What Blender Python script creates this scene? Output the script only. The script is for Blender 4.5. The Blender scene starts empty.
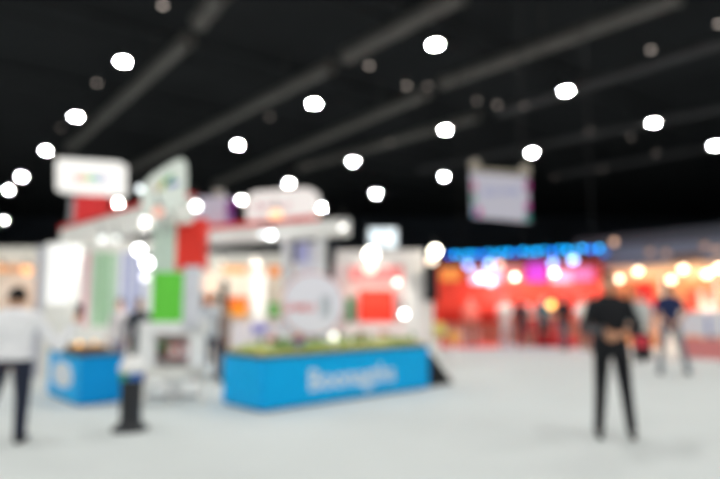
import bpy, bmesh, math, random
from mathutils import Vector, Matrix
random.seed(7)
sc = bpy.context.scene
C = sc.collection
PI = math.pi

# ------------------------------------------------------------------ camera
F = 600.0
CAM = Vector((0, 0, 1.42))
TH = math.atan(63.5 / F)
def ray(px, py):
    dx = (px - 360) / F; dy = (239.5 - py) / F
    return Vector((dx, math.cos(TH) - dy * math.sin(TH), math.sin(TH) + dy * math.cos(TH)))
def at_z(px, py, z):
    d = ray(px, py); return CAM + d * ((z - CAM.z) / d.z)
def at_y(px, py, y):
    d = ray(px, py); return CAM + d * (y / d.y)
cd = bpy.data.cameras.new('camera'); cam = bpy.data.objects.new('camera', cd); C.objects.link(cam)
cam.location = CAM; cam.rotation_euler = (PI / 2 + TH, 0, 0)
cd.sensor_width = 36; cd.lens = F / 720 * 36; cd.clip_end = 400
cd.dof.use_dof = True; cd.dof.focus_distance = 0.70; cd.dof.aperture_fstop = 1.72
sc.camera = cam
sc.view_settings.view_transform = 'Standard'; sc.view_settings.look = 'None'
sc.view_settings.gamma = 1; sc.view_settings.use_curve_mapping = False
sc.view_settings.exposure = 0.0
sc.cycles.use_denoising = True
sc.cycles.max_bounces = 6; sc.cycles.diffuse_bounces = 3; sc.cycles.glossy_bounces = 2
sc.cycles.caustics_reflective = False; sc.cycles.caustics_refractive = False
w = bpy.data.worlds.new('world'); sc.world = w; w.use_nodes = True
w.node_tree.nodes['Background'].inputs[0].default_value = (.02, .022, .026, 1)
w.node_tree.nodes['Background'].inputs[1].default_value = 1

# ------------------------------------------------------------------ materials
def lin(c):
    c = c / 255
    return c / 12.92 if c <= .04045 else ((c + .055) / 1.055) ** 2.4
_m = {}
def mat(rgb, rough=.6, var=.05, scale=6.0, metal=0.0, spec=.3):
    key = (rgb, rough, var, scale, metal)
    if key in _m: return _m[key]
    m = bpy.data.materials.new('surface'); m.use_nodes = True
    nt = m.node_tree; b = nt.nodes['Principled BSDF']
    col = [lin(v) for v in rgb]
    tc = nt.nodes.new('ShaderNodeTexCoord'); n = nt.nodes.new('ShaderNodeTexNoise')
    n.inputs['Scale'].default_value = scale; n.inputs['Detail'].default_value = 3
    nt.links.new(tc.outputs['Object'], n.inputs['Vector'])
    r = nt.nodes.new('ShaderNodeValToRGB')
    r.color_ramp.elements[0].position = .3; r.color_ramp.elements[1].position = .7
    r.color_ramp.elements[0].color = [max(0, v * (1 - var)) for v in col] + [1]
    r.color_ramp.elements[1].color = [min(1, v * (1 + var)) for v in col] + [1]
    nt.links.new(n.outputs['Fac'], r.inputs['Fac']); nt.links.new(r.outputs['Color'], b.inputs['Base Color'])
    b.inputs['Roughness'].default_value = rough; b.inputs['Metallic'].default_value = metal
    b.inputs['Specular IOR Level'].default_value = spec
    _m[key] = m; return m
def glow(rgb, s):
    key = ('e', rgb, s)
    if key in _m: return _m[key]
    m = bpy.data.materials.new('glowing'); m.use_nodes = True; nt = m.node_tree
    b = nt.nodes['Principled BSDF']; col = [lin(v) for v in rgb] + [1]
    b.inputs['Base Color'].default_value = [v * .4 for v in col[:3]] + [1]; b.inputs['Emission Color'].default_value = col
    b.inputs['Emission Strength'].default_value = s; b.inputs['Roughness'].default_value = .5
    _m[key] = m; return m

# ------------------------------------------------------------------ mesh tools
def bx(bm, x0, x1, y0, y1, z0, z1, mi=0, bev=0.0):
    r = bmesh.ops.create_cube(bm, size=1)
    for v in r['verts']:
        v.co = Vector(((x0 + x1) / 2 + v.co.x * abs(x1 - x0), (y0 + y1) / 2 + v.co.y * abs(y1 - y0), (z0 + z1) / 2 + v.co.z * abs(z1 - z0)))
    fs = {f for v in r['verts'] for f in v.link_faces}
    if bev > 0:
        es = list({e for v in r['verts'] for e in v.link_edges})
        rr = bmesh.ops.bevel(bm, geom=es, offset=bev, segments=2, affect='EDGES')
        fs = set(rr['faces']) | {f for f in fs if f.is_valid}
    for f in fs: f.material_index = mi
    return r
def cyl(bm, p, q, r1, r2=None, n=20, mi=0, cap=True):
    r2 = r1 if r2 is None else r2
    p = Vector(p); q = Vector(q); d = q - p
    M = Matrix.Translation((p + q) / 2) @ d.to_track_quat('Z', 'Y').to_matrix().to_4x4()
    r = bmesh.ops.create_cone(bm, cap_ends=cap, cap_tris=False, segments=n, radius1=r1, radius2=r2, depth=d.length, matrix=M)
    for f in {f for v in r['verts'] for f in v.link_faces}: f.material_index = mi
    return r
def ell(bm, c, rx, ry, rz, n=2, mi=0):
    r = bmesh.ops.create_icosphere(bm, subdivisions=n, radius=1)
    for v in r['verts']: v.co = Vector((c[0] + v.co.x * rx, c[1] + v.co.y * ry, c[2] + v.co.z * rz))
    for f in {f for v in r['verts'] for f in v.link_faces}: f.material_index = mi; f.smooth = True
    return r
def prism(bm, pts, y0, y1, mi=0):            # outline in x,z pushed along y
    a = [bm.verts.new((x, y0, z)) for x, z in pts]; b = [bm.verts.new((x, y1, z)) for x, z in pts]
    n = len(pts); fs = [bm.faces.new(a), bm.faces.new(list(reversed(b)))]
    for i in range(n): fs.append(bm.faces.new((a[i], b[i], b[(i + 1) % n], a[(i + 1) % n])))
    for f in fs: f.material_index = mi
    bmesh.ops.recalc_face_normals(bm, faces=fs)
def lathe(bm, prof, n=24, c=(0, 0), mi=0):   # prof: (radius, z)
    rings = []
    for r, z in prof:
        rings.append([bm.verts.new((c[0] + r * math.cos(2 * PI * k / n), c[1] + r * math.sin(2 * PI * k / n), z)) for k in range(n)])
    fs = []
    for a, b in zip(rings, rings[1:]):
        for k in range(n): fs.append(bm.faces.new((a[k], a[(k + 1) % n], b[(k + 1) % n], b[k])))
    fs.append(bm.faces.new(list(reversed(rings[0])))); fs.append(bm.faces.new(rings[-1]))
    for f in fs: f.material_index = mi; f.smooth = len(f.verts) == 4
    bmesh.ops.recalc_face_normals(bm, faces=fs)
def rrect(x0, x1, z0, z1, r, n=6):
    pts = []
    for cx, cz, a0 in ((x1 - r, z0 + r, -90), (x1 - r, z1 - r, 0), (x0 + r, z1 - r, 90), (x0 + r, z0 + r, 180)):
        for k in range(n + 1):
            a = math.radians(a0 + 90 * k / n); pts.append((cx + r * math.cos(a), cz + r * math.sin(a)))
    return pts
def obj(name, bm, ms, parent=None, loc=None, rot=None):
    me = bpy.data.meshes.new(name)
    if bm is not None: bm.to_mesh(me); bm.free()
    for m in (ms if isinstance(ms, (list, tuple)) else [ms]): me.materials.append(m)
    o = bpy.data.objects.new(name, me); C.objects.link(o)
    if parent: o.parent = parent
    if loc: o.location = loc
    if rot: o.rotation_euler = rot
    return o
def tag(o, label, cat, group=None, kind=None):
    if label: o['label'] = label
    if cat: o['category'] = cat
    if group: o['group'] = group
    if kind: o['kind'] = kind
    return o
def thing(name, label, cat, loc, rotz=0, group=None):
    o = bpy.data.objects.new(name, None); C.objects.link(o); o.empty_display_size = .2
    o.location = loc; o.rotation_euler = (0, 0, rotz); return tag(o, label, cat, group)
def struct(name, bm, m): return tag(obj(name, bm, m), None, None, kind='structure')
def B(): return bmesh.new()
def text(name, s, size, m, parent, loc, rot=(PI / 2, 0, 0), ext=.004, width=None):
    cu = bpy.data.curves.new(name, 'FONT'); cu.body = s; cu.size = size; cu.extrude = ext; cu.align_x = 'CENTER'; cu.align_y = 'CENTER'
    cu.offset = .012 * size
    t = bpy.data.objects.new(name, cu); C.objects.link(t)
    dg = bpy.context.evaluated_depsgraph_get(); me = bpy.data.meshes.new_from_object(t.evaluated_get(dg))
    bpy.data.objects.remove(t); bpy.data.curves.remove(cu)
    if width:
        xs = [v.co.x for v in me.vertices]; k = width / (max(xs) - min(xs))
        for v in me.vertices: v.co.x *= k
    me.materials.clear(); me.materials.append(m)
    o = bpy.data.objects.new(name, me); C.objects.link(o); o.parent = parent; o.location = loc; o.rotation_euler = rot
    return o
class Frame:                                  # a thing whose local x,z plane faces us; reads positions on it
    def __init__(s, name, label, cat, px, Y, rotz=0, group=None, z=0):
        p = at_y(px, 303, Y); s.loc = Vector((p.x, Y, z)); s.rz = rotz
        s.t = thing(name, label, cat, s.loc, rotz, group)
    def hit(s, px, py, ly=0):
        inv = Matrix.Rotation(-s.rz, 3, 'Z'); o = inv @ (CAM - s.loc); d = inv @ ray(px, py)
        k = (ly - o.y) / d.y; p = o + d * k; return p.x, p.z
    def box(s, name, m, px0, py0, px1, py1, ly=0, dep=.05, bev=0, parent=None, zmin=None, **kw):
        x0, z1 = s.hit(px0, py0, ly); x1, z0 = s.hit(px1, py1, ly)
        if zmin is not None: z0 = zmin
        bm = B(); bx(bm, x0, x1, ly, ly + dep, z0, z1, bev=bev)
        o = obj(name, bm, m, parent or s.t)
        if kw.get('label'): o['label'] = kw['label']
        return o
RZ = math.radians(37.7)                       # the hall's own direction
U = Vector((-.612, .791, 0)); V = Vector((.791, .612, 0))

# ------------------------------------------------------------------ the hall
bm = B(); bx(bm, -70, 70, -40, 95, -.2, 0)
fm = mat((212, 218, 217), .75, .025, .9, spec=.25); struct('floor', bm, fm)
dark = mat((26, 29, 32), .9, .1, .5)
bm = B(); bx(bm, -70, 70, -40, 95, 15, 15.3); struct('ceiling', bm, dark)
bm = B(); bx(bm, -70, 70, 95, 95.4, 0, 15); struct('wall_back', bm, mat((70, 76, 86), .9, .1, .3))
bm = B(); bx(bm, -70.4, -70, -40, 95, 0, 15); struct('wall_left', bm, mat((60, 64, 70), .9, .1, .3))
bm = B(); bx(bm, 70, 70.4, -40, 95, 0, 15); struct('wall_right', bm, mat((60, 64, 72), .9, .1, .3))
bm = B(); bx(bm, -70, 70, -40.4, -40, 0, 15); struct('wall_front', bm, mat((225, 225, 225), .9, .05, .5))

# ducts under the ceiling, running along the hall; each straight run is a thing
duct_m = mat((102, 100, 97), .6, .12, 1.5)
def duct(p0, p1, r, label, dm=duct_m):
    a = at_z(*p0, 13.0); b = at_z(*p1, 13.0); L = (b - a).length
    t = thing('ceiling_duct', label, 'duct', a, math.atan2((b - a).y, (b - a).x), 'grey ducts under the ceiling')
    bm = B(); cyl(bm, (0, 0, 0), (L, 0, 0), r, n=24); obj('pipe', bm, dm, t)
    n = max(2, int(L / 4))
    for k in range(n + 1):
        x = min(max(L * k / n, .08), L - .08); bm = B(); cyl(bm, (x - .06, 0, 0), (x + .06, 0, 0), r + .05, n=24); obj('collar', bm, dm, t)
    for k in (1, n - 1) if n > 2 else (1,):
        bm = B(); cyl(bm, (L * k / n + .1, 0, r - .02), (L * k / n + .1, 0, 2.0), .015, n=8); obj('hanger', bm, dm, t)
duct((70, 147), (188, 40), .34, 'grey ceiling duct rising from the far left towards the white sign box')
duct((199, 22), (222, -8), .36, 'short grey duct at the top edge, left half of the ceiling')
duct((112, 178), (331, 66), .34, 'grey ceiling duct running up behind the green leaf sign')
duct((346, 56), (462, -6), .36, 'thick grey duct crossing the top edge near the middle')
duct((215, 184), (428, 92), .34, 'long grey duct ending beside a dim lamp near the middle of the ceiling')
duct((442, 83), (680, -4), .34, 'long grey duct crossing the top right of the ceiling')
duct((300, 168), (478, 116), .3, 'thin grey duct passing beneath the lit lamp in mid ceiling')
duct((500, 112), (740, 36), .3, 'dim grey duct running to the right edge under the upper right lamps', mat((72, 72, 74), .7, .12, 1.5))
duct((420, 170), (760, 100), .24, 'faint far duct above the hanging white banner', mat((72, 72, 74), .7, .12, 1.5))
duct((560, 175), (760, 138), .22, 'faintest farthest duct low on the right of the ceiling', mat((72, 72, 74), .7, .12, 1.5))
# dark roof trusses between the ducts
tr = mat((34, 36, 38), .8, .1, 2)
def truss(a, b, label):
    d = (b - a); L = d.length
    t = thing('roof_truss', label, 'truss', a, math.atan2(d.y, d.x), 'dark roof trusses')
    for zz in (0, 1.0):
        bm = B(); bx(bm, 0, L, -.06, .06, zz - .06, zz + .06); obj('chord', bm, tr, t)
    bm = B(); n = int(L / 1.5)
    for k in range(n):
        x0 = L * k / n; x1 = L * (k + 1) / n
        cyl(bm, (x0, 0, 0 if k % 2 else 1), (x1, 0, 1 if k % 2 else 0), .035, n=6)
    obj('webbing', bm, tr, t)
for i, (s, lb) in enumerate(((24, 'nearest dark lattice truss crossing under the roof'), (36, 'second dark lattice truss under the roof, counted from the near one'), (48, 'third dark lattice truss under the roof behind the hanging banner'), (62, 'farthest dark lattice truss under the roof'))):
    c0 = Vector((0, s, 13.7)); truss(c0 - V * 30, c0 + V * 30, lb)

# high bay lamps
LAMP = 575.0
lampm = glow((255, 253, 248), LAMP); hous = mat((60, 62, 64), .5, .05, 3)
def lamp_at(px, py, z, r, m, label, name='ceiling_lamp', group='lit round high-bay lamps', drop=1.6):
    p = at_z(px, py, z)
    t = thing(name, label, 'lamp', p, 0, group)
    bm = B(); cyl(bm, (0, 0, 0), (0, 0, .02), r, n=24); obj('lens', bm, m, t)
    bm = B(); lathe(bm, [(r + .02, .0), (r + .03, .02), (r * .9, .16), (r * .45, .26), (r * .4, .4), (.02, .44)])
    for f in [f for f in bm.faces if len(f.verts) > 4 and f.calc_center_median().z < .01]: bm.faces.remove(f)
    obj('reflector', bm, hous, t)
    bm = B(); cyl(bm, (0, 0, .42), (0, 0, drop), .012, n=6); obj('cord', bm, hous, t)
ZL = 11.5
lamps = [
 (123, 62, 'lit high-bay lamp highest of the slanting row at far left'),
 (76, 117, 'lit high-bay lamp second from the top of the far left row'),
 (46, 151, 'lit high-bay lamp just up and left of the white sign box'),
 (22, 177, 'lit high-bay lamp left of the white sign box, near the left edge'),
 (8, 190, 'lit high-bay lamp almost at the left edge beside a neighbouring lamp'),
 (3, 221, 'lit high-bay lamp cut by the left edge, lowest at left'),
 (118, 203, 'lit high-bay lamp showing at the lower right corner of the white sign box'),
 (314, 104, 'lit high-bay lamp midway across, below a thick duct left of centre'),
 (238, 145, 'lit high-bay lamp above the purple-edged sign'),
 (289, 183, 'lit high-bay lamp at the top edge of the rounded pale sign'),
 (241, 200, 'lit high-bay lamp at the left end of the rounded pale sign'),
 (322, 208, 'lit high-bay lamp at the right end of the rounded pale sign'),
 (353, 162, 'lit high-bay lamp near the centre, above a smaller one to its right'),
 (376, 194, 'lit high-bay lamp small and low near the centre, above the bright screen'),
 (435, 45, 'lit high-bay lamp largest and topmost in the picture'),
 (445, 130, 'lit high-bay lamp directly below the largest one'),
 (444, 177, 'lit high-bay lamp just left of the hanging banner'),
 (566, 91, 'lit high-bay lamp right of centre, high over the hanging banner'),
 (532, 153, 'lit high-bay lamp just above the right corner of the hanging banner'),
 (654, 123, 'lit high-bay lamp over the right side of the hall'),
 (715, 146, 'lit high-bay lamp cut by the right edge'),
]
for px, py, lb in lamps: lamp_at(px, py, ZL, .2, lampm, lb)
dimm = glow((255, 240, 225), 4.2)
for px, py, k, lb in [
 (369, 66, 1, 'dim small ceiling lamp beneath the duct crossing near the top middle'),
 (407, 86, 1, 'dim small ceiling lamp at the gap between two duct runs'),
 (428, 86, .5, 'very faint ceiling lamp just right of the lamp in the duct gap'),
 (651, 50, 1, 'dim small ceiling lamp near the top right corner'),
 (719, 24, 1, 'dim small ceiling lamp cut by the right edge at the top'),
 (163, 6, 1, 'dim small ceiling lamp at the top edge, left side'),
 (97, 83, .8, 'dim small ceiling lamp left of the highest far left lamp'),
 (61, 128, .4, 'faint ceiling lamp between lamps of the far left row'),
 (497, 105, .8, 'dim small ceiling lamp over the hanging banner, left of a lit one'),
 (524, 106, .5, 'faint ceiling lamp close right of a dim one over the banner'),
 (589, 131, .6, 'faint ceiling lamp below the lit one right of centre'),
 (631, 137, .5, 'faint ceiling lamp just left of the lit lamp at right'),
 (656, 153, .6, 'faint ceiling lamp beneath the lit lamp at right'),
 (602, 169, .6, 'faint ceiling lamp low on the right of the banner'),
 (555, 177, .5, 'faint ceiling lamp right beside the hanging banner'),
 (390, 142, .6, 'faint ceiling lamp between the centre lamp and the one right of it'),
 (270, 117, .5, 'faint ceiling lamp left of the lit lamp in mid picture'),
 (309, 165, .4, 'faint ceiling lamp above the rounded pale sign'),
 (477, 101, .5, 'faint ceiling lamp at the end of a thin duct, left of two dim ones'),
]:
    lamp_at(px, py, 12.2, .10, glow((255, 238, 226), 1.9 * k), lb, 'downlight', 'dim ceiling downlights', .8)
# the same grid of high-bay lamps goes on over our heads, outside the picture
def project(p):
    d = p - CAM; cz = d.y * math.cos(TH) + d.z * math.sin(TH); cy = -d.y * math.sin(TH) + d.z * math.cos(TH)
    return (360 + F * d.x / cz, 239.5 - F * cy / cz) if cz > .1 else None
for i in range(-9, 6):
    for j in range(-8, 8):
        p = Vector((2.9 - 5.35 * i + 7.35 * j, 23.6 + 7.55 * i + 5.0 * j, ZL))
        if abs(p.x) > 32 or p.y < -38 or p.y > 40: continue
        q = project(p)
        if q and -25 < q[0] < 745 and -25 < q[1] < 500: continue
        ld = bpy.data.lights.new('high_bay_light', 'AREA'); ld.shape = 'DISK'; ld.size = .44
        ld.energy = LAMP * PI * PI * .22 ** 2; ld.color = (1, .985, .95)
        lo = bpy.data.objects.new('high_bay_light', ld); C.objects.link(lo); lo.location = p

# ------------------------------------------------------------------ booth spotlights
def spot(px, py, Y, aim, r=.07, strength=60, energy=250, label='', col=(255, 246, 232), group='booth spotlights', name='spotlight', angle=90):
    p = at_y(px, py, Y); aim = Vector(aim); d = (aim - p).normalized()
    t = thing(name, label, 'spotlight', p, 0, group)
    hd = Vector((0, -.75, -1)).normalized(); t.rotation_euler = hd.to_track_quat('Z', 'Y').to_euler()
    bm = B(); cyl(bm, (0, 0, -.14), (0, 0, -r * .45), r * .6, r * .9, n=20); obj('housing', bm, hous, t)
    bm = B(); ell(bm, (0, 0, 0), r, r, r * .9, 3); obj('bulb', bm, glow(col, strength), t)
    bm = B(); cyl(bm, (0, r * .5, -.1), (0, r * .5 + .22, -.16), .012, n=8); obj('bracket', bm, hous, t)
    if energy:
        ld = bpy.data.lights.new('spot_beam', 'SPOT'); ld.energy = energy * .36; ld.spot_size = math.radians(angle); ld.spot_blend = .6
        ld.shadow_soft_size = r; ld.color = [lin(c) for c in col]
        lo = bpy.data.objects.new('spot_beam', ld); C.objects.link(lo); lo.location = p + Vector((0, 0, -r * 1.3)) + d * (r + .03)
        lo.rotation_euler = (-d).to_track_quat('Z', 'Y').to_euler()
    return t

# ------------------------------------------------------------------ materials for the booths
white = mat((248, 248, 247), .55, .02, 2); offw = mat((240, 238, 232), .6, .03, 2); grey = mat((170, 172, 176), .5, .04, 3)
red = mat((226, 40, 34), .5, .04, 2); deepred = mat((190, 28, 30), .5, .04, 2)
blue = mat((0, 182, 250), .5, .03, 1.5, spec=.2); dblue = mat((0, 160, 236), .5, .03, 1.5, spec=.2)
black = mat((22, 22, 24), .6, .1, 4); char = mat((48, 50, 54), .55, .08, 4)
green = mat((112, 222, 74), .5, .03, 2); metal = mat((180, 182, 184), .3, .03, 4, metal=.8)
orange = mat((250, 130, 50), .5, .05, 2)

# ================================================================== main blue display table
n0 = at_z(262, 413, 0)
t = thing('display_table', 'long blue-clad display table with white lettering, carrying a green landscape model', 'display table', n0, math.atan2(2.28, 2.42))
LT, DT, HT = 3.32, 1.0, .71
bm = B(); bx(bm, 0, LT, 0, .04, .03, HT - .02, bev=.006); obj('front_panel', bm, blue, t)
bm = B(); bx(bm, 0, .04, .04, DT, .03, HT - .02, bev=.006); obj('side_panel', bm, blue, t)
bm = B(); bx(bm, LT - .04, LT, .04, DT, .03, HT - .02, bev=.006); obj('side_panel', bm, blue, t)
bm = B(); bx(bm, .04, LT - .04, DT - .04, DT, .03, HT - .02); obj('back_panel', bm, blue, t)
bm = B(); bx(bm, .03, LT - .03, .03, DT - .03, 0, .03); obj('plinth', bm, char, t)
bm = B(); bx(bm, -.02, LT + .02, -.02, DT + .02, HT - .02, HT + .01, bev=.005); obj('tabletop', bm, mat((70, 84, 92), .5), t)
bm = B()
for x in (.0, LT): cyl(bm, (x, -.004, .03), (x, -.004, HT - .02), .012, n=10)
obj('corner_trim', bm, dblue, t)
def on_table(px, py, z=HT):      # where a ray meets the table's own front plane, local x,z
    inv = Matrix.Rotation(-t.rotation_euler.z, 3, 'Z'); o = inv @ (CAM - n0); d = inv @ ray(px, py); k = (-.005 - o.y) / d.y; p = o + d * k; return p.x, p.z
xa, _ = on_table(309, 380); xb, _ = on_table(394, 370); _, zc = on_table(352, 377)
text('lettering', 'Boonagths', .41, mat((245, 247, 250), .5), t, ((xa + xb) / 2, -.004, zc), width=(xb - xa))
TT = t
# the landscape model lying on it
g = thing('landscape_model', 'green and yellow landscape model with tiny houses on the long blue table', 'scale model', n0 + Matrix.Rotation(t.rotation_euler.z, 3, 'Z') @ Vector((0, 0, HT + .01)), t.rotation_euler.z)
bm = B(); bx(bm, .04, LT - .04, .04, DT - .04, 0, .04); obj('baseboard', bm, mat((196, 178, 110), .6), g)
gm = bpy.data.materials.new('turf'); gm.use_nodes = True; nt = gm.node_tree
b_ = nt.nodes['Principled BSDF']; n_ = nt.nodes.new('ShaderNodeTexNoise'); n_.inputs['Scale'].default_value = 5; r_ = nt.nodes.new('ShaderNodeValToRGB')
for e, (p_, c_) in zip((r_.color_ramp.elements[0], r_.color_ramp.elements[1]), ((.38, (.16, .30, .05, 1)), (.62, (.62, .60, .20, 1)))): e.position = p_; e.color = c_
e = r_.color_ramp.elements.new(.5); e.color = (.35, .45, .10, 1)
tc_ = nt.nodes.new('ShaderNodeTexCoord'); nt.links.new(tc_.outputs['Object'], n_.inputs['Vector']); nt.links.new(n_.outputs['Fac'], r_.inputs['Fac']); nt.links.new(r_.outputs['Color'], b_.inputs['Base Color']); b_.inputs['Roughness'].default_value = .9
bm = B(); bmesh.ops.create_grid(bm, x_segments=60, y_segments=16, size=.5)
from mathutils import noise as mn
for v in bm.verts:
    v.co.x = .06 + (v.co.x + .5) * (LT - .12); v.co.y = .06 + (v.co.y + .5) * (DT - .12)
    ed = min(v.co.x - .06, LT - .06 - v.co.x, v.co.y - .06, DT - .06 - v.co.y)
    v.co.z = .042 + min(1, max(0, ed) * 6) * (.05 + .06 * mn.noise(Vector((v.co.x * 2, v.co.y * 2, 0))))
obj('turf', bm, gm, g)
houses = [(.35, .3, white), (.6, .65, offw), (.85, .35, mat((90, 110, 190), .5)), (1.15, .7, white), (1.9, .35, offw), (2.3, .6, mat((224, 150, 140), .5)), (2.6, .3, white), (2.9, .65, offw)]
for x, y, m in houses:
    bm = B(); bx(bm, x - .06, x + .06, y - .05, y + .05, .07, .17); h = obj('model_house', bm, m, g)
    bm = B(); prism(bm, [(x - .07, .17), (x + .07, .17), (x, .23)], y - .055, y + .055); obj('roof', bm, mat((200, 110, 80), .7), h)
for k in range(22):
    x = .15 + random.random() * (LT - .3); y = .12 + random.random() * (DT - .24)
    bm = B(); cyl(bm, (x, y, .05), (x, y, .13), .006, n=6); ell(bm, (x, y, .16), .035, .035, .05, 2); obj('model_tree', bm, mat((70, 130, 50), .9), g)
# round white sign standing on the table
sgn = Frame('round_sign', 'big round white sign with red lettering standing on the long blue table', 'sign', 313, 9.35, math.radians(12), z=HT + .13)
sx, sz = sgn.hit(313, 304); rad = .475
def disc(bm, r, y0, y1, cx=0, cz=0, n=48, mi=0): prism(bm, [(cx + r * math.cos(2 * PI * k / n), cz + r * math.sin(2 * PI * k / n)) for k in range(n)], y0, y1, mi)
bm = B(); disc(bm, rad, 0, .05, sx, sz); obj('board', bm, glow((244, 243, 250), .45), sgn.t)  # brightness put into the material: the board glows with no lamp behind it
bm = B()
for k in range(48):
    a0, a1 = 2 * PI * k / 48, 2 * PI * (k + 1) / 48
    cyl(bm, (sx + rad * math.cos(a0), .025, sz + rad * math.sin(a0)), (sx + rad * math.cos(a1), .025, sz + rad * math.sin(a1)), .022, n=8)
obj('rim', bm, mat((220, 120, 110), .5), sgn.t)
text('lettering', 'SAMUI', .17, mat((238, 70, 50), .5), sgn.t, (sx - .2, -.004, sz - .06), width=.46)
bm = B(); bx(bm, sx + .12, sx + .28, -.004, 0, sz - .2, sz + .12); obj('printed_patch', bm, mat((200, 206, 216), .5), sgn.t)
bm = B(); bx(bm, sx - .18, sx + .18, -.05, .1, 0, .02); bx(bm, sx - .05, sx + .05, .03, .08, .02, max(.06, sz - rad + .05)); obj('stand', bm, grey, sgn.t)
# purple topped totem behind it
q = Frame('totem', 'slim pale totem with a violet-blue top behind the round sign', 'totem', 306, 10.7)
q.box('column', mat((240, 238, 250), .5), 297, 242, 322, 300, 0, .22, zmin=.04); q.box('top_panel', mat((192, 192, 240), .5), 296, 243, 308, 262, -.03, .03)
q.box('base', grey, 292, 340, 327, 360, -.05, .34, zmin=0)
# black wedge to the right of the table
p = at_z(428, 386, 0)
wq = thing('leaning_panel', 'black triangular panel standing against the right end of the long blue table', 'panel', n0 + Matrix.Rotation(t.rotation_euler.z, 3, 'Z') @ Vector((LT + .03, .1, 0)), t.rotation_euler.z)
bm = B(); prism(bm, [(0, 0), (.78, 0), (.2, .54), (.0, .58)], 0, .7); obj('wedge', bm, black, wq)
bm = B()
for y in (.1, .6): cyl(bm, (.5, y, -.0), (.5, y, .015), .03, n=10)
obj('foot', bm, char, wq)
# small goods on the near half of the model table
for px, py, Y, rr, hh, m, lb in [(352, 330, 9.5, .055, .17, white, 'small white jar on the landscape table, right of the globe lamp'),
                              (284, 336, 8.9, .06, .16, white, 'small white pot on the landscape table left of the round sign')]:
    p = at_y(px, py, Y); q = thing('jar', lb, 'jar', (p.x, Y, HT + .13), 0)
    bm = B(); lathe(bm, [(rr * .8, 0), (rr, .03), (rr, hh * .7), (rr * .6, hh * .85)], 20); obj('body', bm, m, q)
    bm = B(); lathe(bm, [(rr * .65, hh * .85), (rr * .65, hh)], 20); obj('lid', bm, offw, q)
q = thing('table_lamp', 'small lit white globe lamp at the right foot of the round sign', 'lamp', (at_y(334, 331, 9.0).x, 9.0, HT + .08), 0)
bm = B(); lathe(bm, [(.05, 0), (.05, .015), (.015, .03), (.015, .1)], 16); obj('base', bm, white, q)
bm = B(); ell(bm, (0, 0, .14), .05, .05, .05, 3); obj('globe', bm, glow((255, 254, 240), 2.6), q)

# ================================================================== left blue counter
n1 = at_z(78, 407, 0)
t = thing('display_table', 'shorter blue-clad display table at left with a pale printed mark, golden goods on top', 'display table', n1, math.radians(42))
LL, DL = .58, 1.5
TL = t
bm = B(); bx(bm, 0, LL, 0, .04, .03, .68, bev=.006); obj('front_panel', bm, dblue, t)
for x in (0, LL - .04):
    bm = B(); bx(bm, x, x + .04, .04, DL, .03, .68, bev=.006); obj('side_panel', bm, blue, t)
bm = B(); bx(bm, .04, LL - .04, DL - .04, DL, .03, .68); obj('back_panel', bm, blue, t)
bm = B(); bx(bm, .03, LL - .03, .03, DL - .03, 0, .03); obj('plinth', bm, char, t)
bm = B(); bx(bm, -.02, LL + .02, -.02, DL + .02, .68, .71, bev=.005); obj('tabletop', bm, mat((70, 84, 92), .5), t)
bm = B()
pts = [(.5 * math.cos(a) * .42, .5 * math.sin(a) * .42) for a in [2 * PI * k / 28 for k in range(28)]]
prism(bm, [(x * 2.3, z * .95) for x, z in pts], -.004, 0)
o = obj('printed_emblem', bm, mat((225, 232, 240), .5), t); o.location = (-.003, .78, .37); o.rotation_euler = (0, 0, -PI / 2)
MT = Matrix.Translation(n1) @ Matrix.Rotation(math.radians(42), 4, 'Z')
# trays of golden goods
for k, (x, y, lb) in enumerate([(.16, .62, 'shallow wooden tray of golden goods nearest on the left blue table'), (.43, .62, 'shallow wooden tray of golden goods beside the nearest one on the left blue table'), (.3, 1.1, 'shallow wooden tray of golden goods at the back of the left blue table')]):
    q = thing('tray', lb, 'tray', MT @ Vector((x, y, .71)), math.radians(42), 'trays on the left blue table')
    bm = B(); bx(bm, -.12, .12, -.18, .18, 0, .02); bx(bm, -.12, -.1, -.18, .18, .02, .06); bx(bm, .1, .12, -.18, .18, .02, .06); bx(bm, -.1, .1, -.18, -.16, .02, .06); bx(bm, -.1, .1, .16, .18, .02, .06)
    obj('rim', bm, mat((120, 84, 56), .6), q)
    bm = B()
    for i in range(3):
        for j in range(5): ell(bm, (-.06 + .06 * i, -.12 + .06 * j, .05), .032, .032, .035, 2)
    o = obj('golden_goods', bm, mat((214, 160, 84), .5), q); o['kind'] = 'stuff'
for px, py, lb in ((79, 347, 'small warm glowing lamp at the near edge of the left blue table'), (94, 345, 'small warm glowing lamp further right on the left blue table')):
    p = at_y(px, py, 8.95 if px < 85 else 9.15)
    q = thing('table_lamp', lb, 'lamp', (p.x, p.y, .77), 0, 'warm lamps on the left blue table')
    bm = B(); ell(bm, (0, 0, .05), .03, .03, .03, 3); obj('bulb', bm, glow((255, 196, 124), 2.6 if px < 85 else 1.4), q)
    bm = B(); lathe(bm, [(.05, -.06), (.05, -.045), (.02, -.03), (.02, .02)], 16); obj('base', bm, char, q)

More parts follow.
